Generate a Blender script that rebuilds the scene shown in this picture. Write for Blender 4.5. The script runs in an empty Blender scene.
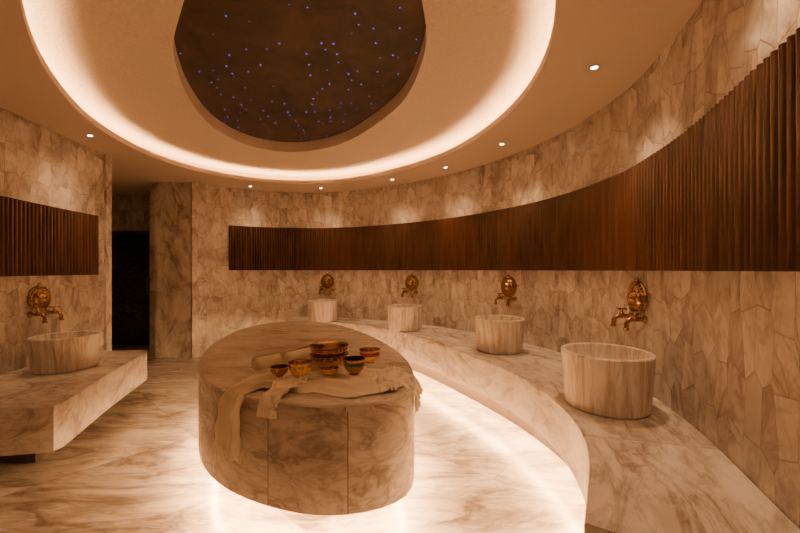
import bpy, bmesh, math, random
from mathutils import Vector, Matrix, noise as mnoise
random.seed(4)
H=2.80; CAMZ=1.40; BZ=0.55; ST=0.75; BB=0.22
CX,CY=-1.05,3.3
scene=bpy.context.scene

# ---------------------------------------------------------------- helpers
def catmull(pts,closed=False,n=12):
    out=[];N=len(pts)
    rng=range(N) if closed else range(N-1)
    for i in rng:
        if closed: p=[pts[(i+k-1)%N] for k in range(4)]
        else: p=[pts[max(0,min(N-1,i+k-1))] for k in range(4)]
        for j in range(n):
            t=j/n
            out.append(tuple(0.5*((2*p[1][a])+(-p[0][a]+p[2][a])*t+(2*p[0][a]-5*p[1][a]+4*p[2][a]-p[3][a])*t*t+(-p[0][a]+3*p[1][a]-3*p[2][a]+p[3][a])*t**3) for a in range(len(pts[0]))))
    if not closed: out.append(tuple(pts[-1]))
    return out
def resample(path,step=None,n=None,closed=False):
    P=[Vector(p) for p in path]
    if closed: P.append(P[0])
    d=[0]
    for a,b in zip(P,P[1:]): d.append(d[-1]+(b-a).length)
    L=d[-1]
    if n is None: n=max(2,int(round(L/step)))
    out=[];k=0
    for i in range(n if closed else n+1):
        s=L*i/n
        while k<len(d)-2 and d[k+1]<s: k+=1
        t=(s-d[k])/max(1e-9,d[k+1]-d[k]); out.append(P[k].lerp(P[k+1],min(1,t)))
    return out,L
def normals(path):   # inward = right-hand side
    out=[]
    for i in range(len(path)):
        a=path[max(0,i-1)];b=path[min(len(path)-1,i+1)]
        t=(b-a).normalized(); out.append(Vector((t.y,-t.x)))
    return out
def polar(pts,N=128,c=(CX,CY),off=0):
    dense=catmull(pts,True,20)
    ang=sorted((math.atan2(y-c[1],x-c[0]),math.hypot(x-c[0],y-c[1])) for x,y in dense)
    ang=[(ang[-1][0]-2*math.pi,ang[-1][1])]+ang+[(ang[0][0]+2*math.pi,ang[0][1])]
    out=[]
    for i in range(N):
        a=-math.pi+2*math.pi*(i+.5)/N
        for (a0,r0),(a1,r1) in zip(ang,ang[1:]):
            if a0<=a<=a1:
                t=(a-a0)/max(1e-9,a1-a0); r=r0+(r1-r0)*t+off; break
        out.append(Vector((c[0]+r*math.cos(a),c[1]+r*math.sin(a))))
    return out
def finish(name,bm,mats,smooth=True,parent=None,recalc=True):
    if recalc: bmesh.ops.recalc_face_normals(bm,faces=bm.faces)
    me=bpy.data.meshes.new(name); bm.to_mesh(me); bm.free()
    for m in (mats if isinstance(mats,list) else [mats]): me.materials.append(m)
    if smooth:
        for p in me.polygons: p.use_smooth=True
        me.set_sharp_from_angle(angle=math.radians(38))
    ob=bpy.data.objects.new(name,me); scene.collection.objects.link(ob)
    if parent: ob.parent=parent
    return ob
def quad(bm,uv,vs,uvs,mi=0):
    try: f=bm.faces.new(vs)
    except ValueError: return None
    f.material_index=mi
    if uv:
        for l,u in zip(f.loops,uvs): l[uv].uv=u
    return f
def band(bm,uv,A,B,zA,zB,mi=0,closed=True,planar=False):
    n=len(A); va=[bm.verts.new((p[0],p[1],zA)) for p in A]; vb=[bm.verts.new((p[0],p[1],zB)) for p in B]
    d=[0]
    for i in range(n): d.append(d[-1]+(Vector(A[(i+1)%n])-Vector(A[i])).length)
    for i in range(n if closed else n-1):
        j=(i+1)%n
        if planar: uvs=[(p[0],p[1]) for p in (A[i],A[j],B[j],B[i])]
        else:
            hh=abs(zB-zA)+(Vector(B[i])-Vector(A[i])).length
            sg=1 if zB>=zA else -1
            uvs=[(d[i],zA),(d[i+1],zA),(d[i+1],zA+sg*hh),(d[i],zA+sg*hh)]
        quad(bm,uv,[va[i],va[j],vb[j],vb[i]],uvs,mi)
def fill(bm,uv,A,z,mi=0):
    vs=[bm.verts.new((p[0],p[1],z)) for p in A]
    f=bm.faces.new(vs); f.material_index=mi
    for l in f.loops: l[uv].uv=(l.vert.co.x,l.vert.co.y)
def lathe(bm,prof,M=None,seg=32,uv=None,mi=0,wob=None,vs=1.0):
    M=M or Matrix(); rings=[]
    for r,z in prof:
        if r<1e-5: rings.append([bm.verts.new(M@Vector((0,0,z)))])
        else:
            rings.append([bm.verts.new(M@Vector((r*(1+(wob(k/seg) if wob else 0))*math.cos(2*math.pi*k/seg),r*(1+(wob(k/seg) if wob else 0))*math.sin(2*math.pi*k/seg),z))) for k in range(seg)])
    R=max(r for r,z in prof); s=0
    for i in range(len(prof)-1):
        a,b=rings[i],rings[i+1]; ds=math.hypot(prof[i+1][0]-prof[i][0],prof[i+1][1]-prof[i][1])
        for k in range(seg):
            k2=(k+1)%seg; u0=2*math.pi*R*k/seg;u1=2*math.pi*R*(k+1)/seg
            if len(a)==1 and len(b)==1: continue
            if len(a)==1: quad(bm,uv,[a[0],b[k],b[k2]],[(u0,s),(u0,s+ds),(u1,s+ds)],mi)
            elif len(b)==1: quad(bm,uv,[a[k],a[k2],b[0]],[(u0,s),(u1,s),(u0,s+ds)],mi)
            else: quad(bm,uv,[a[k],a[k2],b[k2],b[k]],[(u0,s),(u1,s),(u1,s+ds),(u0,s+ds)],mi)
        s+=ds
def tube(bm,pts,r,seg=12,mi=0,closed=False):
    P=[Vector(p) for p in pts]; rings=[];n=len(P)
    for i,p in enumerate(P):
        if closed: t=P[(i+1)%n]-P[i-1]
        else: t=P[min(n-1,i+1)]-P[max(0,i-1)]
        t.normalize(); up=Vector((0,0,1)) if abs(t.z)<.9 else Vector((1,0,0))
        a=t.cross(up).normalized(); b=a.cross(t)
        rr=r[min(i,len(r)-1)] if isinstance(r,(list,tuple)) else r
        rings.append([bm.verts.new(p+a*rr*math.cos(2*math.pi*k/seg)+b*rr*math.sin(2*math.pi*k/seg)) for k in range(seg)])
    for i in range(n if closed else n-1):
        A,B=rings[i],rings[(i+1)%n]
        for k in range(seg): 
            f=bm.faces.new([A[k],A[(k+1)%seg],B[(k+1)%seg],B[k]]); f.material_index=mi
    if not closed:
        for R in (rings[0],rings[-1]):
            f=bm.faces.new(R); f.material_index=mi
def sphere(bm,c,r,mi=0,seg=10,sc=(1,1,1)):
    M=Matrix.Translation(c)@Matrix.Diagonal((r*sc[0],r*sc[1],r*sc[2],1))
    g=bmesh.ops.create_uvsphere(bm,u_segments=seg,v_segments=max(6,seg//2+2),radius=1,matrix=M)
    for v in g['verts']:
        for f in v.link_faces: f.material_index=mi

# ---------------------------------------------------------------- materials
class NT:
    def __init__(s,name):
        s.m=bpy.data.materials.new(name); s.m.use_nodes=True; s.t=s.m.node_tree; s.n=s.t.nodes; s.b=s.n['Principled BSDF']
    def add(s,t,**k):
        nd=s.n.new(t)
        for a,b in k.items(): setattr(nd,a,b)
        return nd
    def put(s,inp,v):
        if isinstance(v,bpy.types.NodeSocket): s.t.links.new(v,inp)
        else: inp.default_value=v
    def math(s,op,a,b=0.0,clamp=False):
        nd=s.add('ShaderNodeMath',operation=op,use_clamp=clamp); s.put(nd.inputs[0],a); s.put(nd.inputs[1],b); return nd.outputs[0]
    def mapr(s,v,a,b,c=0.0,d=1.0):
        nd=s.add('ShaderNodeMapRange'); s.put(nd.inputs[0],v)
        for i,x in zip((1,2,3,4),(a,b,c,d)): nd.inputs[i].default_value=x
        return nd.outputs[0]
    def mix(s,f,a,b,blend='MIX'):
        nd=s.add('ShaderNodeMix',data_type='RGBA',blend_type=blend); s.put(nd.inputs[0],f); s.put(nd.inputs[6],a); s.put(nd.inputs[7],b); return nd.outputs[2]
    def noise(s,vec,scale,detail=6,rough=.55,dist=0.0):
        nd=s.add('ShaderNodeTexNoise'); s.put(nd.inputs['Vector'],vec); nd.inputs['Scale'].default_value=scale; nd.inputs['Detail'].default_value=detail; nd.inputs['Roughness'].default_value=rough; nd.inputs['Distortion'].default_value=dist; return nd.outputs[0]
    def mapping(s,vec,scale=(1,1,1),rot=(0,0,0),loc=(0,0,0)):
        nd=s.add('ShaderNodeMapping'); s.put(nd.inputs['Vector'],vec); nd.inputs['Scale'].default_value=scale; nd.inputs['Rotation'].default_value=rot; nd.inputs['Location'].default_value=loc; return nd.outputs[0]
    def vmath(s,op,a,b):
        nd=s.add('ShaderNodeVectorMath',operation=op); s.put(nd.inputs[0],a); s.put(nd.inputs[1],b); return nd.outputs[0]
def rgba(c): return (c[0],c[1],c[2],1)
def marble(name,tile=None,tsc=(8,3.4),brick=(.6,1.2,.5),rot=0.0,vscale=1.0,stretch=(1,1,1),vrot=0.6,light=(.76,.71,.67),mid=(.52,.46,.42),vein=(.14,.10,.08),rough=.20,vein_amt=.8,joint=(.12,.08,.06),mottle=.35,jamt=.8,vw=1.0):
    N=NT(name); uv=N.add('ShaderNodeUVMap').outputs[0]; vec=uv; edge=None; rnd=None
    if tile=='voronoi':
        mp=N.mapping(uv,(tsc[0],tsc[1],1))
        v1=N.add('ShaderNodeTexVoronoi',voronoi_dimensions='2D',feature='F1'); v2=N.add('ShaderNodeTexVoronoi',voronoi_dimensions='2D',feature='DISTANCE_TO_EDGE')
        for v in (v1,v2):
            N.put(v.inputs['Vector'],mp); v.inputs['Scale'].default_value=1; v.inputs['Randomness'].default_value=.55
        rnd=v1.outputs['Color']; edge=N.mapr(v2.outputs['Distance'],0.005,0.020,1,0)
        vec=N.vmath('ADD',uv,N.vmath('MULTIPLY',rnd,(7,9,5)))
    elif tile=='brick':
        mp=N.mapping(uv,rot=(0,0,rot),scale=(1,1,1))
        b=N.add('ShaderNodeTexBrick',offset=brick[2],squash=1.0); N.put(b.inputs['Vector'],mp)
        b.inputs['Color1'].default_value=(0,0,0,1); b.inputs['Color2'].default_value=(1,1,1,1); b.inputs['Mortar'].default_value=(.5,.5,.5,1)
        b.inputs['Scale'].default_value=1; b.inputs['Mortar Size'].default_value=.0025; b.inputs['Mortar Smooth'].default_value=.1
        b.inputs['Brick Width'].default_value=brick[1]; b.inputs['Row Height'].default_value=brick[0]
        edge=b.outputs['Fac']; rnd=b.outputs['Color']
        vec=N.vmath('ADD',uv,N.vmath('MULTIPLY',rnd,(3,5,6)))
    vec=N.mapping(vec,scale=tuple(vscale*a for a in stretch),rot=(0,0,vrot))
    cloud=N.noise(vec,1.6,8,.65,1.2); n1=N.noise(vec,1.1,9,.6,1.6); n2=N.noise(vec,3.4,8,.65,1.0)
    va=N.mapr(N.math('ABSOLUTE',N.math('SUBTRACT',n1,.5)),0,.045*vw,1,0)
    vb=N.mapr(N.math('ABSOLUTE',N.math('SUBTRACT',n2,.52)),0,.05*vw,.6,0)
    col=N.mix(N.mapr(cloud,.38,.62),rgba(light),rgba(mid))
    if rnd is not None:
        sep=N.add('ShaderNodeSeparateColor'); N.put(sep.inputs[0],rnd)
        col=N.mix(N.math('MULTIPLY',sep.outputs[0],mottle),col,rgba(tuple(c*.5 for c in mid)))
    vm=N.math('MULTIPLY',N.math('MAXIMUM',va,vb),vein_amt)
    vm=N.math('MULTIPLY',vm,N.mapr(cloud,.34,.6,.2,1))
    col=N.mix(vm,col,rgba(vein))
    if edge is not None:
        col=N.mix(N.math('MULTIPLY',edge,jamt),col,rgba(joint))
        bp=N.add('ShaderNodeBump'); bp.inputs['Strength'].default_value=.3; bp.inputs['Distance'].default_value=.003
        N.put(bp.inputs['Height'],N.math('SUBTRACT',1.0,edge)); N.put(N.b.inputs['Normal'],bp.outputs[0])
    N.put(N.b.inputs['Base Color'],col)
    N.put(N.b.inputs['Roughness'],N.mapr(cloud,.3,.7,rough*.8,rough*1.3))
    return N.m
def simple(name,col,rough=.5,metal=0.0,nscale=20,var=.15,bump=0.0,emit=None,es=0):
    N=NT(name); tc=N.add('ShaderNodeTexCoord').outputs['Object']
    n=N.noise(tc,nscale,5,.6)
    N.put(N.b.inputs['Base Color'],N.mix(N.mapr(n,.3,.7),rgba(tuple(c*(1-var) for c in col)),rgba(tuple(min(1,c*(1+var)) for c in col))))
    N.b.inputs['Roughness'].default_value=rough; N.b.inputs['Metallic'].default_value=metal
    if bump:
        bp=N.add('ShaderNodeBump'); bp.inputs['Strength'].default_value=bump; bp.inputs['Distance'].default_value=.01; N.put(bp.inputs['Height'],n); N.put(N.b.inputs['Normal'],bp.outputs[0])
    if emit: N.b.inputs['Emission Color'].default_value=rgba(emit); N.b.inputs['Emission Strength'].default_value=es
    return N.m
M_wall=marble('mosaic_marble_wall','voronoi',tsc=(8.5,3.9),vscale=1.5,stretch=(1,.6,1),vrot=.5,vein_amt=.7,jamt=.5,mottle=.42)
M_floor=marble('polished_marble_floor','brick',brick=(1.1,2.2,.5),rot=.72,vscale=.55,stretch=(1,3.6,1),vrot=-.5,rough=.24,vein_amt=.95,mottle=.12,jamt=.5,vw=1.6)
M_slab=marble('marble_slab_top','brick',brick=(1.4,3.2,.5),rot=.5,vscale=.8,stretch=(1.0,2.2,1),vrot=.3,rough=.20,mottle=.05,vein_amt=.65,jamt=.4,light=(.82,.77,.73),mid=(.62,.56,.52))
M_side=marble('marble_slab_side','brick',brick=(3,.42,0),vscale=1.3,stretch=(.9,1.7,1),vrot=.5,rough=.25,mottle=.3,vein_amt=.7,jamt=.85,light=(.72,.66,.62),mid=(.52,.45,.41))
M_bench=marble('bench_marble','brick',brick=(3,1.1,0),vscale=.9,stretch=(1,2.2,1),vrot=.7,rough=.20,mottle=.12,vein_amt=.75,jamt=.5)
M_pillar=marble('pillar_marble',vscale=1.2,stretch=(1.3,.6,1),vrot=.2,rough=.2)
M_basin=marble('basin_marble',vscale=2.2,stretch=(2.8,.25,1),vrot=.08,rough=.28,light=(.86,.81,.76),mid=(.60,.53,.47),vein=(.24,.17,.13),vein_amt=.7)
M_plaster=simple('ceiling_plaster',(.60,.50,.42),.7,nscale=60,var=.04,bump=.08)
M_stucco=simple('tray_stucco',(.72,.63,.55),.8,nscale=45,var=.08,bump=.8)
LEDC=(1,.51,.195)
M_strip=simple('led_strip',(1,.8,.5),.5,emit=LEDC,es=230)
M_strip2=simple('led_strip_cove',(1,.8,.5),.5,emit=LEDC,es=105)
M_lamp=simple('lamp_glow',(1,.8,.5),.5,emit=(1,.70,.42),es=40)
M_brass=simple('antique_brass',(.38,.23,.11),.22,1.0,60,.4)
M_gold=simple('polished_brass',(.85,.58,.25),.14,1.0,60,.2)
M_copper=simple('dark_copper',(.46,.27,.15),.18,1.0,60,.4)
M_dark=simple('dark_base',(.05,.035,.025),.7)
M_towel=simple('cream_cotton',(.95,.87,.72),.95,nscale=300,var=.05,bump=.25)
M_door=simple('dark_glass',(.012,.014,.022),.15)
M_frame=simple('bronze_frame',(.10,.06,.035),.35,.8)
# wood slats
N=NT('walnut_slats'); uv=N.add('ShaderNodeUVMap').outputs[0]
n=N.noise(N.mapping(uv,(25,1.5,1)),1.0,6,.6,.6); n2=N.noise(N.mapping(uv,(.8,.2,1)),1.0,2)
c=N.mix(N.mapr(n,.3,.7),(.030,.016,.011,1),(.12,.062,.040,1)); c=N.mix(N.mapr(n2,.45,.7,0,.5),c,(.17,.058,.024,1))
N.put(N.b.inputs['Base Color'],c); N.b.inputs['Roughness'].default_value=.22; M_wood=N.m
# starry panel
N=NT('star_panel_material'); tc=N.add('ShaderNodeTexCoord').outputs['Object']
n=N.noise(tc,2.2,8,.7,.8)
N.put(N.b.inputs['Base Color'],N.mix(N.mapr(n,.3,.7),(.012,.007,.005,1),(.070,.041,.026,1)))
v=N.add('ShaderNodeTexVoronoi',voronoi_dimensions='2D'); N.put(v.inputs['Vector'],tc); v.inputs['Scale'].default_value=7
sep=N.add('ShaderNodeSeparateColor'); N.put(sep.inputs[0],v.outputs['Color'])
dot=N.math('LESS_THAN',v.outputs['Distance'],N.mapr(sep.outputs[1],0,1,.02,.056))
dot=N.math('MULTIPLY',dot,N.math('GREATER_THAN',sep.outputs[0],.42))
N.b.inputs['Emission Color'].default_value=(.02,.06,1,1); N.put(N.b.inputs['Emission Strength'],N.math('MULTIPLY',dot,2.6))
N.b.inputs['Roughness'].default_value=.6; M_star=N.m

# ---------------------------------------------------------------- plans
wall_pts=[(-3.3,5.65),(-3.0,5.98),(-2.4,6.3),(-1.63,6.45),(-.8,6.28),(0,5.83),(.7,5.25),(1.27,4.5),(1.64,3.69),(1.76,2.85),(1.68,2.26),(1.55,1.78),(1.32,1.18),(1.12,.6),(.92,0),(.6,-.6),(0,-1.1),(-.9,-1.4),(-1.9,-1.3)]
left_pts=[(-1.9,-1.3),(-2.65,-.8),(-3.05,.3),(-3.2,1.4),(-3.33,2.3),(-3.43,3.05),(-3.52,3.7),(-3.56,4.3)]
cove_pts=[(-1.6,5.8),(-.8,5.62),(0,5.05),(.6,4.3),(.93,3.43),(1.0,2.6),(.8,1.84),(.3,1.2),(-.4,.9),(-1.2,1.15),(-2.0,1.88),(-2.55,2.6),(-2.95,3.43),(-3.08,4.3),(-2.9,5.0),(-2.4,5.55)]
disc_pts=[(-1.47,4.77),(-.95,4.6),(-.5,4.2),(0,3.4),(.17,2.68),(.15,2.2),(0,1.8),(-.45,1.58),(-1.0,1.83),(-1.4,2.25),(-1.68,2.65),(-1.95,3.3),(-2.07,4.0),(-1.9,4.55)]
slab_pts=[(-1.43,2.52),(-1.66,3.17),(-1.75,3.9),(-1.6,4.4),(-1.22,4.56),(-.75,4.25),(-.3,3.55),(0,2.8),(.09,2.2),(.02,1.84),(-.34,1.71),(-.78,1.83),(-1.15,2.1)]
bench_in=[(-1.85,5.7),(-1.3,5.82),(-.7,5.6),(-.2,5.15),(.15,4.65),(.47,4.03),(.81,3.29),(.98,2.70),(1.01,2.24),(.96,1.89),(.85,1.6),(.62,1.2)]

def wall(name,pts,mat,z0=0,z1=H,th=.15,smooth=True):
    P,L=resample(catmull(pts) if smooth else pts,step=.08); Nn=normals(P)
    O=[p-n*th for p,n in zip(P,Nn)]
    bm=bmesh.new(); uv=bm.loops.layers.uv.new('UVMap'); s=0
    rows=[[bm.verts.new((q.x,q.y,z)) for q in (P if k in(0,1) else O)] for k,z in ((0,z0),(1,z1),(2,z1),(3,z0))]
    d=[0]
    for a,b in zip(P,P[1:]): d.append(d[-1]+(b-a).length)
    for i in range(len(P)-1):
        for k in range(4):
            a,b=rows[k],rows[(k+1)%4]
            v0,v1=[(z0,z1),(z1,z1+th),(z1,z0),(z0,z0+th)][k]
            quad(bm,uv,[a[i],a[i+1],b[i+1],b[i]],[(d[i],v0),(d[i+1],v0),(d[i+1],v1),(d[i],v1)])
    for i in (0,-1): quad(bm,uv,[rows[k][i] for k in range(4)],[(0,z0),(0,z1),(th,z1),(th,z0)])
    ob=finish(name,bm,mat); return P,Nn,d
WP,WN,WD=wall('wall_right',wall_pts,M_wall)
LP,LN,LD=wall('wall_left',left_pts,M_wall)
def boxm(bm,x0,x1,y0,y1,z0,z1,uv=None,mi=0,M=None):
    c=[Vector((x,y,z)) for z in (z0,z1) for y in (y0,y1) for x in (x0,x1)]
    vs=[bm.verts.new(M@p if M else p) for p in c]
    for f in ((0,1,3,2),(4,5,7,6),(0,1,5,4),(2,3,7,6),(0,2,6,4),(1,3,7,5)):
        face=bm.faces.new([vs[i] for i in f]); face.material_index=mi
        if uv:
            for l,i in zip(face.loops,f):
                p=c[i]; l[uv].uv=(p.x+p.y,p.z) if f not in((0,1,3,2),(4,5,7,6)) else (p.x,p.y)
def box(name,x0,x1,y0,y1,z0,z1,mat,parent=None,bev=0):
    bm=bmesh.new(); uv=bm.loops.layers.uv.new('UVMap'); boxm(bm,x0,x1,y0,y1,z0,z1,uv)
    if bev: bmesh.ops.bevel(bm,geom=bm.edges[:],offset=bev,segments=2,affect='EDGES')
    return finish(name,bm,mat,smooth=False,parent=parent)
# pillar/end wall by the door and corridor walls
box('wall_pillar',-3.91,-3.3,5.68,5.83,0,H,M_pillar)
box('wall_corridor_side',-4.10,-3.91,5.83,6.8,0,H,M_pillar)
box('wall_back',-6.0,-4.10,6.6,6.75,0,H,M_wall)
box('wall_corridor_left',-6.15,-6.0,4.3,6.75,0,H,M_wall)
box('wall_corridor_front',-6.0,-3.74,4.13,4.28,0,H,M_wall)
box('trim_1',-3.72,-3.53,4.28,4.36,0,H,M_pillar)
# door
door=bpy.data.objects.new('door_1',None); scene.collection.objects.link(door)
bm=bmesh.new()
boxm(bm,-5.55,-5.49,6.55,6.6,0,2.12); boxm(bm,-4.51,-4.45,6.55,6.6,0,2.12); boxm(bm,-5.55,-4.45,6.55,6.6,2.06,2.12)
finish('door_frame',bm,M_frame,False,door)
box('door_leaf',-5.49,-4.51,6.565,6.595,0.01,2.06,M_door,door)
bm=bmesh.new(); tube(bm,[(-4.62,6.55,.95),(-4.62,6.50,.95),(-4.62,6.50,1.25),(-4.62,6.55,1.25)],.012); finish('door_handle',bm,M_frame,True,door)

# floor
bm=bmesh.new(); uv=bm.loops.layers.uv.new('UVMap'); boxm(bm,-6.2,2.4,-2,7.2,-.1,0,uv); finish('floor',bm,M_floor,False)

# ---------------------------------------------------------------- ceiling
NP=160
cove=polar(cove_pts,NP); cove_in=polar(cove_pts,NP,off=.03); cove_out=polar(cove_pts,NP,off=.30)
disc=polar(disc_pts,NP)
rect=[]
for i in range(NP):
    a=-math.pi+2*math.pi*(i+.5)/NP; dx,dy=math.cos(a),math.sin(a); t=1e9
    for lim,c,d in ((2.4,CX,dx),(-6.2,CX,dx),(7.2,CY,dy),(-2,CY,dy)):
        if abs(d)>1e-6:
            q=(lim-c)/d
            if q>0: t=min(t,q)
    rect.append(Vector((CX+dx*t,CY+dy*t)))
TR=2.98
bm=bmesh.new(); uv=bm.loops.layers.uv.new('UVMap')
band(bm,uv,cove,rect,H,H,0,planar=True)       # soffit underside
band(bm,uv,cove,cove,H,H+.06,0)               # lip face
band(bm,uv,cove,cove_in,H+.06,H+.06,0,planar=True)
band(bm,uv,cove_in,cove_in,H+.06,H+.01,0)
band(bm,uv,cove_in,cove_out,H+.01,H+.01,0,planar=True)
band(bm,uv,cove_out,cove_out,H+.01,TR,0)
band(bm,uv,cove_out,disc,TR,TR,1,planar=True)
band(bm,uv,disc,disc,TR,3.11,1)
band(bm,uv,rect,rect,H,3.2,0)
bmesh.ops.remove_doubles(bm,verts=bm.verts,dist=.0005)
finish('ceiling',bm,[M_plaster,M_stucco])
# star panel
bm=bmesh.new(); uv=bm.loops.layers.uv.new('UVMap'); big=polar(disc_pts,NP,off=.03)
fill(bm,uv,big,3.11); band(bm,uv,big,big,3.11,3.15); fill(bm,uv,big,3.15)
finish('star_ceiling_panel',bm,M_star,False)
# LED strips
def strip(name,loop,z,w,h,mat,closed=True):
    bm=bmesh.new(); n=len(loop)
    rows=[]
    for i,p in enumerate(loop):
        a=loop[(i-1)%n] if closed else loop[max(0,i-1)]; b=loop[(i+1)%n] if closed else loop[min(n-1,i+1)]
        t=(Vector(b)-Vector(a)).normalized(); nn=Vector((t.y,-t.x))*w/2
        rows.append([bm.verts.new((p[0]+nn.x*s,p[1]+nn.y*s,z+zz)) for s,zz in ((-1,0),(1,0),(1,h),(-1,h))])
    for i in range(n if closed else n-1):
        A,B=rows[i],rows[(i+1)%n]
        for k in range(4): bm.faces.new([A[k],A[(k+1)%4],B[(k+1)%4],B[k]])
    if not closed:
        bm.faces.new(rows[0]); bm.faces.new(rows[-1])
    return finish(name,bm,mat,False)
strip('cove_led_strip',polar(cove_pts,64,off=.10),H+.012,.03,.012,M_strip2)

# downlights
def downlight(x,y,e=50,ang=95):
    r=bpy.data.objects.new('ceiling_or_fill_downlight',None); r.location=(x,y,H); scene.collection.objects.link(r)
    bm=bmesh.new(); lathe(bm,[(.022,-.001),(.022,-.006),(.034,-.008),(.039,-.004),(.039,-.0005)],seg=24); finish('trim_ring',bm,M_plaster,parent=r)
    bm=bmesh.new(); lathe(bm,[(0,-.003),(.021,-.003),(.021,-.001)],seg=20); finish('lens',bm,M_lamp,parent=r)
    l=bpy.data.lights.new('bulb','SPOT'); l.energy=e; l.color=(1,.56,.26); l.spot_size=math.radians(ang); l.spot_blend=1.0; l.shadow_soft_size=.03
    o=bpy.data.objects.new('bulb',l); o.location=(0,0,-.012); scene.collection.objects.link(o); o.parent=r
for x,y,e in ((1.34,2.455,95),(1.13,3.95,85),(.62,4.85,70),(-.12,5.5,75),(-1.35,6.08,60),(-2.5,5.95,42),(-3.22,3.7,65),(-3.1,2.2,25),(1.15,1.3,60),(.6,.1,30),(-2.4,.2,12),(-.9,-.4,22)):  # out-of-view ones around the camera are added as fill light
    downlight(x,y,e)

# ---------------------------------------------------------------- central slab
def solid_slab(name,loop,base_loop,top,bot,mats,lip=.035):
    bm=bmesh.new(); uv=bm.loops.layers.uv.new('UVMap')
    c=Vector((sum(p.x for p in loop)/len(loop),sum(p.y for p in loop)/len(loop)))
    def sc(L,o): return [p+(p-c).normalized()*o for p in L]
    L0=sc(loop,-.008)
    fill(bm,uv,sc(loop,-.012),top,0)
    band(bm,uv,sc(loop,-.012),sc(loop,-.003),top,top-.004,0)
    band(bm,uv,sc(loop,-.003),loop,top-.004,top-.012,0)
    band(bm,uv,loop,loop,top-.012,top-lip,1)
    band(bm,uv,loop,L0,top-lip,top-lip,1)
    band(bm,uv,L0,L0,top-lip,bot+.015,1)
    band(bm,uv,L0,sc(loop,-.03),bot+.015,bot,1)
    band(bm,uv,sc(loop,-.03),base_loop,bot,bot,1)
    band(bm,uv,base_loop,base_loop,bot,0,2)
    bmesh.ops.remove_doubles(bm,verts=bm.verts,dist=.0005)
    return finish(name,bm,mats)
sc0=(-.82,3.1)
sl=polar(slab_pts,120,c=sc0); slb=polar(slab_pts,120,c=sc0,off=-.36)
PB=.20
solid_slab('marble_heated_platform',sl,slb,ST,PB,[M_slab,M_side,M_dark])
strip('platform_led_strip',polar(slab_pts,60,c=sc0,off=-.11),PB-.016,.03,.012,M_strip)

# ---------------------------------------------------------------- wall bench
BI,_=resample(catmull(bench_in),n=90)
def nearest(P,q): return min(range(len(P)),key=lambda i:(P[i]-Vector(q)).length)
i0=nearest(WP,(-1.95,6.40)); i1=nearest(WP,(1.2,.85))
BO,_=resample([tuple(p+n*.004) for p,n in zip(WP[i0:i1+1],WN[i0:i1+1])],n=90)
def bench(name,I,O,top,bot,mats,rec=.2):
    bm=bmesh.new(); uv=bm.loops.layers.uv.new('UVMap')
    I=[Vector(p) for p in I];O=[Vector(p) for p in O];n=len(I)
    def lp(o): return [a+(b-a).normalized()*o for a,b in zip(I,O)]
    rows=[(lp(.008),top),(lp(0),top-.008),(lp(0),bot+.01),(lp(.01),bot),(lp(rec),bot),(lp(rec),0),(O,0),(O,top)]
    V=[[bm.verts.new((p.x,p.y,z)) for p in L] for L,z in rows]
    d=[0]
    for a,b in zip(I,I[1:]): d.append(d[-1]+(b-a).length)
    for k in range(len(rows)):
        k2=(k+1)%len(rows); mi=2 if k in (4,) else 0
        for i in range(n-1):
            v0=rows[k][1];v1=rows[k2][1]
            w=[(rows[k2][0][j]-rows[k][0][j]).length for j in (i,i+1)]
            if k==7: uvs=[(d[i],v0+w[0]),(d[i+1],v0+w[1]),(d[i+1],v0),(d[i],v0)]
            else: uvs=[(d[i],v0),(d[i+1],v0),(d[i+1],v1-w[1]),(d[i],v1-w[0])]
            quad(bm,uv,[V[k][i],V[k][i+1],V[k2][i+1],V[k2][i]],uvs,mi)
    for i in (0,n-1):
        f=bm.faces.new([V[k][i] for k in range(len(rows))])
        for l in f.loops: l[uv].uv=(l.vert.co.x+l.vert.co.y,l.vert.co.z)
    return finish(name,bm,mats)
bench('curved_marble_bench',BI,BO,BZ,BB,[M_bench,M_bench,M_dark])
loop=[a+(b-a).normalized()*.08 for a,b in zip(BI,BO)][1:-1:2]
strip('bench_led_strip',loop,BB-.016,.03,.012,M_strip,False)
# left ledge
LZ=.50
LI=[(-3.50,3.98),(-2.88,4.0),(-2.80,3.96),(-2.765,3.87),(-2.53,3.1),(-2.285,2.42),(-2.275,2.37),(-2.32,2.34),(-2.7,2.27),(-3.31,2.2)]
LI,_=resample(LI,n=50)
LW,_=resample([tuple(p+n*.004) for p,n in zip(LP,LN) if 2.2<=p.y<=3.98],n=10)
LW=list(reversed(LW))
bm=bmesh.new(); uv=bm.loops.layers.uv.new('UVMap')
outl=LI+list(reversed(LW))[1:-1]
cc=Vector((-3.45,3.1))
def lin(o): return [p if (abs(p.x+3.45)<.16) else p+(cc-p).normalized()*o for p in outl]
A=lin(.006);B=lin(0);C=lin(.42)
fill(bm,uv,A,LZ,0); band(bm,uv,A,B,LZ,LZ-.006,0); band(bm,uv,B,B,LZ-.006,.20,1); band(bm,uv,B,C,.20,.20,1); band(bm,uv,C,C,.20,0,2)
bmesh.ops.remove_doubles(bm,verts=bm.verts,dist=.0005)
finish('marble_ledge',bm,[M_bench,M_bench,M_dark],False)

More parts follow.
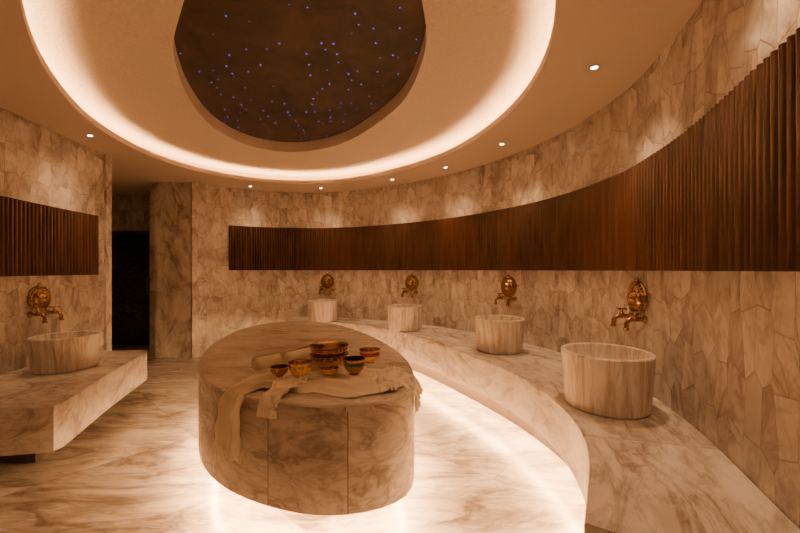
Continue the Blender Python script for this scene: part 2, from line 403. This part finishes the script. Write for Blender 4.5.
# ---------------------------------------------------------------- slatted wood bands
def slat_band(name,P,z0,z1,pitch=.042):
    P,L=resample([tuple(p) for p in P],step=pitch/7); Nn=normals(P)
    bm=bmesh.new(); uv=bm.loops.layers.uv.new('UVMap'); prev=None
    for i,(p,n) in enumerate(zip(P,Nn)):
        s=i*L/(len(P)-1); ph=(s/pitch)%1
        o=.030+.022*math.sqrt(max(0,1-((ph-.6)/.4)**2)) if ph>.2 else .006
        q=p+n*o; w=p+n*.003
        cur=[bm.verts.new((w.x,w.y,z0)),bm.verts.new((q.x,q.y,z0)),bm.verts.new((q.x,q.y,z1)),bm.verts.new((w.x,w.y,z1))]
        if prev:
            for k in range(3):
                vv=[(z0-.05,z0),(z0,z1),(z1,z1+.05)][k]
                quad(bm,uv,[prev[k],cur[k],cur[k+1],prev[k+1]],[(ps,vv[0]),(s,vv[0]),(s,vv[1]),(ps,vv[1])])
        else: bm.faces.new(cur)
        prev=cur; ps=s
    bm.faces.new(prev)
    return finish(name,bm,M_wood)
b0=nearest(WP,(-2.93,6.03))
slat_band('slatted_wood_panel',WP[b0:-6],1.395,2.155)
slat_band('slatted_wood_panel',[p for p in LP if .6<p.y<4.16],1.345,2.03)

# ---------------------------------------------------------------- basins
def basin(x,y,z,r=.26,h=.34):
    bm=bmesh.new(); uv=bm.loops.layers.uv.new('UVMap')
    rb=r*.91
    prof=[(0,0),(rb-.01,0),(rb,.01)]+[(rb+(r-rb)*t,.01+(h-.016)*t) for t in (.2,.4,.6,.8,1)]
    prof+=[(r-.004,h-.001),(r-.010,h),(r-.024,h),(r-.030,h-.004),(r-.034,h-.02),(r-.05,h*.5),(r-.08,h*.32),(r*.35,h*.24),(.022,h*.22),(.02,h*.20),(0,h*.20)]
    lathe(bm,prof,Matrix.Rotation(random.random()*6,4,'Z'),56,uv)
    ob=finish('marble_basin',bm,M_basin); ob.location=(x,y,z); return ob
basin(1.30,2.25,BZ+.001); basin(1.06,3.80,BZ+.001); basin(.07,5.12,BZ+.001,.255); basin(-1.29,5.98,BZ+.001,.25); basin(-3.08,3.28,LZ+.001,.25,.30)

# ---------------------------------------------------------------- faucets
def faucet(P,Nn,i,z,s=1.0):
    p=P[i];n=Nn[i]
    bm=bmesh.new()
    Ry=Matrix.Rotation(math.radians(-90),4,'X')  # z->+y
    PZ=.065
    Mp=Matrix.Translation((0,0,PZ))@Ry@Matrix.Scale(1.2,4)
    lathe(bm,[(0,0),(.088,0),(.092,.006),(.087,.014),(.075,.014),(.070,.022),(.058,.020),(.050,.028),(.036,.027),(.030,.040),(.018,.050),(0,.054)],Mp,56,wob=lambda t:.03*abs(math.sin(t*math.pi*14)))
    for k in range(24):
        a=2*math.pi*k/24; sphere(bm,(.096*math.cos(a),.018,PZ+.096*math.sin(a)),.0085,seg=8)
    for k in range(10):
        a=2*math.pi*k/10; sphere(bm,(.054*math.cos(a),.030,PZ+.054*math.sin(a)),.010,seg=8)
    sphere(bm,(0,.01,PZ+.114),.018,sc=(1,.6,1.1)); 
    for sx in (-1,1):
        x=.085*sx
        lathe(bm,[(0,0),(.026,0),(.028,.006),(.020,.012),(.013,.020)],Matrix.Translation((x,0,-.060))@Ry,20)
        tube(bm,catmull([(x,.0,-.060),(x,.05,-.060),(x,.085,-.063),(x,.105,-.077),(x,.110,-.10),(x,.111,-.12)],n=5),.0135,seg=12)
        lathe(bm,[(.012,0),(.018,-.004),(.018,-.014),(.012,-.018),(0,-.018)],Matrix.Translation((x,.111,-.113)),16)
        lathe(bm,[(.019,-.02),(.020,0),(.015,.010),(.010,.016),(.010,.032),(.014,.038),(.010,.044),(0,.046)],Matrix.Translation((x,.060,-.052)),18)
        for a in (0,math.pi/2):
            dx,dy=.028*math.cos(a+.5),.028*math.sin(a+.5)
            tube(bm,[(x-dx,.060-dy,-.013),(x+dx,.060+dy,-.013)],.006,8)
            sphere(bm,(x-dx,.060-dy,-.013),.009,seg=8); sphere(bm,(x+dx,.060+dy,-.013),.009,seg=8)
    ob=finish('brass_wall_faucet',bm,M_brass)
    xa=Vector((n.y,-n.x,0)); ya=Vector((n.x,n.y,0))
    M=Matrix(((xa.x,ya.x,0,p.x+n.x*.002),(xa.y,ya.y,0,p.y+n.y*.002),(0,0,1,z),(0,0,0,1)))
    ob.matrix_world=M@Matrix.Scale(s,4)
for q in ((1.73,2.58),(1.37,4.35),(.2,5.70),(-1.31,6.42)): faucet(WP,WN,nearest(WP,q),1.12,1.15)
faucet(LP,LN,nearest(LP,(-3.47,3.40)),1.05,1.15)

# ---------------------------------------------------------------- cloth & bowls
def cloth(name,keys,nu=130,nv=54,amp=.012,freq=6,seed=0,fr=True,ragged=.03,parent=None):
    Ls=catmull([k[0] for k in keys],n=max(2,nu//(len(keys)-1))); Rs=catmull([k[1] for k in keys],n=max(2,nu//(len(keys)-1)))
    bm=bmesh.new(); V=[];rr=random.Random(seed); ph=[rr.random()*6 for _ in range(6)]
    for i,(a,b) in enumerate(zip(Ls,Rs)):
        a=Vector(a);b=Vector(b); u=i/(len(Ls)-1); row=[]
        t=Vector(Ls[min(i+1,len(Ls)-1)])-Vector(Ls[max(i-1,0)]); nrm=(b-a).cross(t)
        nrm=nrm.normalized() if nrm.length>1e-6 else Vector((0,0,1))
        if nrm.z<-.2: nrm=-nrm
        if abs(nrm.z)<=.2 and nrm.y>0: nrm=-nrm
        d=(b-a).normalized()
        a2=a+d*(ragged*(mnoise.noise(Vector((u*9,seed,1)))+.3)); b2=b-d*(ragged*(mnoise.noise(Vector((u*11,seed,7)))+.35))
        for j in range(nv+1):
            v=j/nv; p=a2.lerp(b2,v)
            g=mnoise.noise(Vector((u*5,v*2,seed+3)))
            w=amp*(1+math.sin(2*math.pi*(freq*v+1.1*g+.5*math.sin(4*u+ph[0]))+ph[1]+2*u))*(.6+.7*max(0,mnoise.noise(Vector((u*4,v*3,seed)))+.3))
            w+=amp*.9*(1-min(1,abs(mnoise.noise(p*6+Vector((seed,0,0))))*4))
            edge=min(1,min(v,1-v)*10)
            row.append(bm.verts.new(p+nrm*(w*(.35+.65*edge)+.003)))
        V.append(row)
    for A,B in zip(V,V[1:]):
        for j in range(nv): bm.faces.new([A[j],A[j+1],B[j+1],B[j]])
    if fr:
        for row in (V[0],V[-1]):
            for j in range(0,nv+1):
                p=row[j].co.copy(); 
                tube(bm,[p,p+Vector((rr.uniform(-.004,.004),rr.uniform(-.006,0),-.018)),p+Vector((rr.uniform(-.008,.008),-.004,-.035))],[.0018,.0018,.001],5)
    ob=finish(name,bm,M_towel,recalc=False)
    sol=ob.modifiers.new('thickness','SOLIDIFY'); sol.thickness=.002
    return ob
Z=ST+.002
cloth('linen_towel',[((-.985,1.925,.50),(-.80,1.80,.46)),((-.98,1.925,.62),(-.79,1.80,.60)),((-.96,1.93,Z-.03),(-.78,1.805,Z-.03)),((-.95,2.02,Z),(-.74,1.90,Z)),((-.80,2.26,Z),(-.60,1.88,Z)),((-.50,2.36,Z),(-.42,1.80,Z)),((-.20,2.36,Z),(-.22,1.80,Z)),((0,2.30,Z),(-.06,1.86,Z)),((.04,2.24,Z),(.0,1.94,Z)),((.095,2.23,Z-.04),(.065,1.94,Z-.04)),((.105,2.22,.68),(.075,1.95,.64))],amp=.013,freq=5,seed=3,ragged=.07)
cloth('linen_towel',[((-.72,1.795,Z-.05),(-.60,1.75,Z-.045)),((-.71,1.81,Z+.005),(-.58,1.765,Z+.005)),((-.68,1.92,Z+.03),(-.54,1.87,Z+.03)),((-.64,2.02,Z+.03),(-.50,1.98,Z+.03)),((-.50,2.12,Z+.025),(-.42,2.04,Z+.025))],nu=50,amp=.009,freq=2.5,seed=8,fr=True)
cloth('linen_towel',[((-.10,1.84,Z+.005),(.03,1.93,Z+.005)),((-.16,1.98,Z+.02),(-.03,2.06,Z+.02)),((-.16,2.12,Z+.025),(-.04,2.16,Z+.025)),((-.10,2.26,Z+.02),(.0,2.26,Z+.02))],nu=40,amp=.011,freq=2.5,seed=12,fr=False)
def roll(loc,ang,L=.26,r=.045):
    bm=bmesh.new(); n=90; pts=[]
    for i in range(n+1):
        t=i/n; a=t*2*math.pi*4.2; rad=.006+(r-.006)*t; pts.append((rad*math.cos(a),rad*math.sin(a)))
    V=[[bm.verts.new((L*(k/6-.5)+.002*math.sin(i),p[0],p[1]+r)) for i,p in enumerate(pts)] for k in range(7)]
    for A,B in zip(V,V[1:]):
        for i in range(n): bm.faces.new([A[i],A[i+1],B[i+1],B[i]])
    ob=finish('rolled_towel',bm,M_towel,recalc=False); ob.location=loc; ob.rotation_euler=(0,0,ang)
    sol=ob.modifiers.new('thickness','SOLIDIFY'); sol.thickness=.004
roll((-.655,2.37,ST+.035),1.0,.28,.050); roll((-.80,2.27,ST+.03),.9,.26,.046)
def bowl(name,x,y,z,r,h,mat,flare=1.0,band_mat=None):
    bm=bmesh.new(); w=lambda t:.012*math.sin(t*2*math.pi*16)
    prof=[(0,.0),(r*.42,0),(r*.44,h*.04),(r*.38,h*.09),(r*.62,h*.18),(r*.86,h*.38),(r*.97,h*.60)]
    lathe(bm,prof,None,40,mi=0,wob=w)
    lathe(bm,[(r*.97,h*.60),(r*.99,h*.70),(r*.97,h*.84)],None,40,mi=1,wob=w)
    lathe(bm,[(r*.97,h*.84),(r*flare,h*.97),(r*flare,h),(r*flare-.006,h),(r*.9,h*.8),(r*.88,h*.55),(r*.74,h*.32),(r*.4,h*.16),(0,h*.13)],None,40,mi=0)
    for k in range(18):
        a=2*math.pi*k/18; sphere(bm,(r*.985*math.cos(a),r*.985*math.sin(a),h*.72),r*.05,seg=6)
    bmesh.ops.remove_doubles(bm,verts=bm.verts,dist=.0003)
    ob=finish(name,bm,[mat,band_mat or mat]); ob.location=(x,y,z); return ob
M_red=simple('red_enamel',(.40,.04,.02),.3,.3); M_green=simple('green_enamel',(.04,.14,.09),.3,.3)
zc=ST+.035
bowl('copper_hammam_bowl',-.45,2.26,zc,.112,.085,M_copper,1.08)
bowl('copper_hammam_bowl',-.45,2.26,zc+.055,.115,.085,M_copper,1.06)
bowl('brass_cup',-.57,2.04,zc,.064,.09,M_gold,1.05)
bowl('enamel_cup',-.27,2.10,zc,.064,.095,M_copper,1.0,band_mat=M_green)
bowl('enamel_cup',-.20,2.36,zc,.068,.09,M_gold,1.03,band_mat=M_red)
bowl('brass_cup',-.41,2.08,zc,.05,.045,M_gold,1.05)
bowl('brass_cup',-.70,2.07,zc,.050,.055,M_copper,1.05)

# ---------------------------------------------------------------- world & camera
w=bpy.data.worlds.new('world'); scene.world=w; w.use_nodes=True
w.node_tree.nodes['Background'].inputs[0].default_value=(.02,.012,.01,1); w.node_tree.nodes['Background'].inputs[1].default_value=.3
cd=bpy.data.cameras.new('camera'); cd.lens=16.02; cd.sensor_width=36; cd.shift_y=.0044; cd.clip_start=.02
co=bpy.data.objects.new('camera',cd); co.location=(0,0,CAMZ); co.rotation_euler=(math.radians(90),0,0); scene.collection.objects.link(co); scene.camera=co
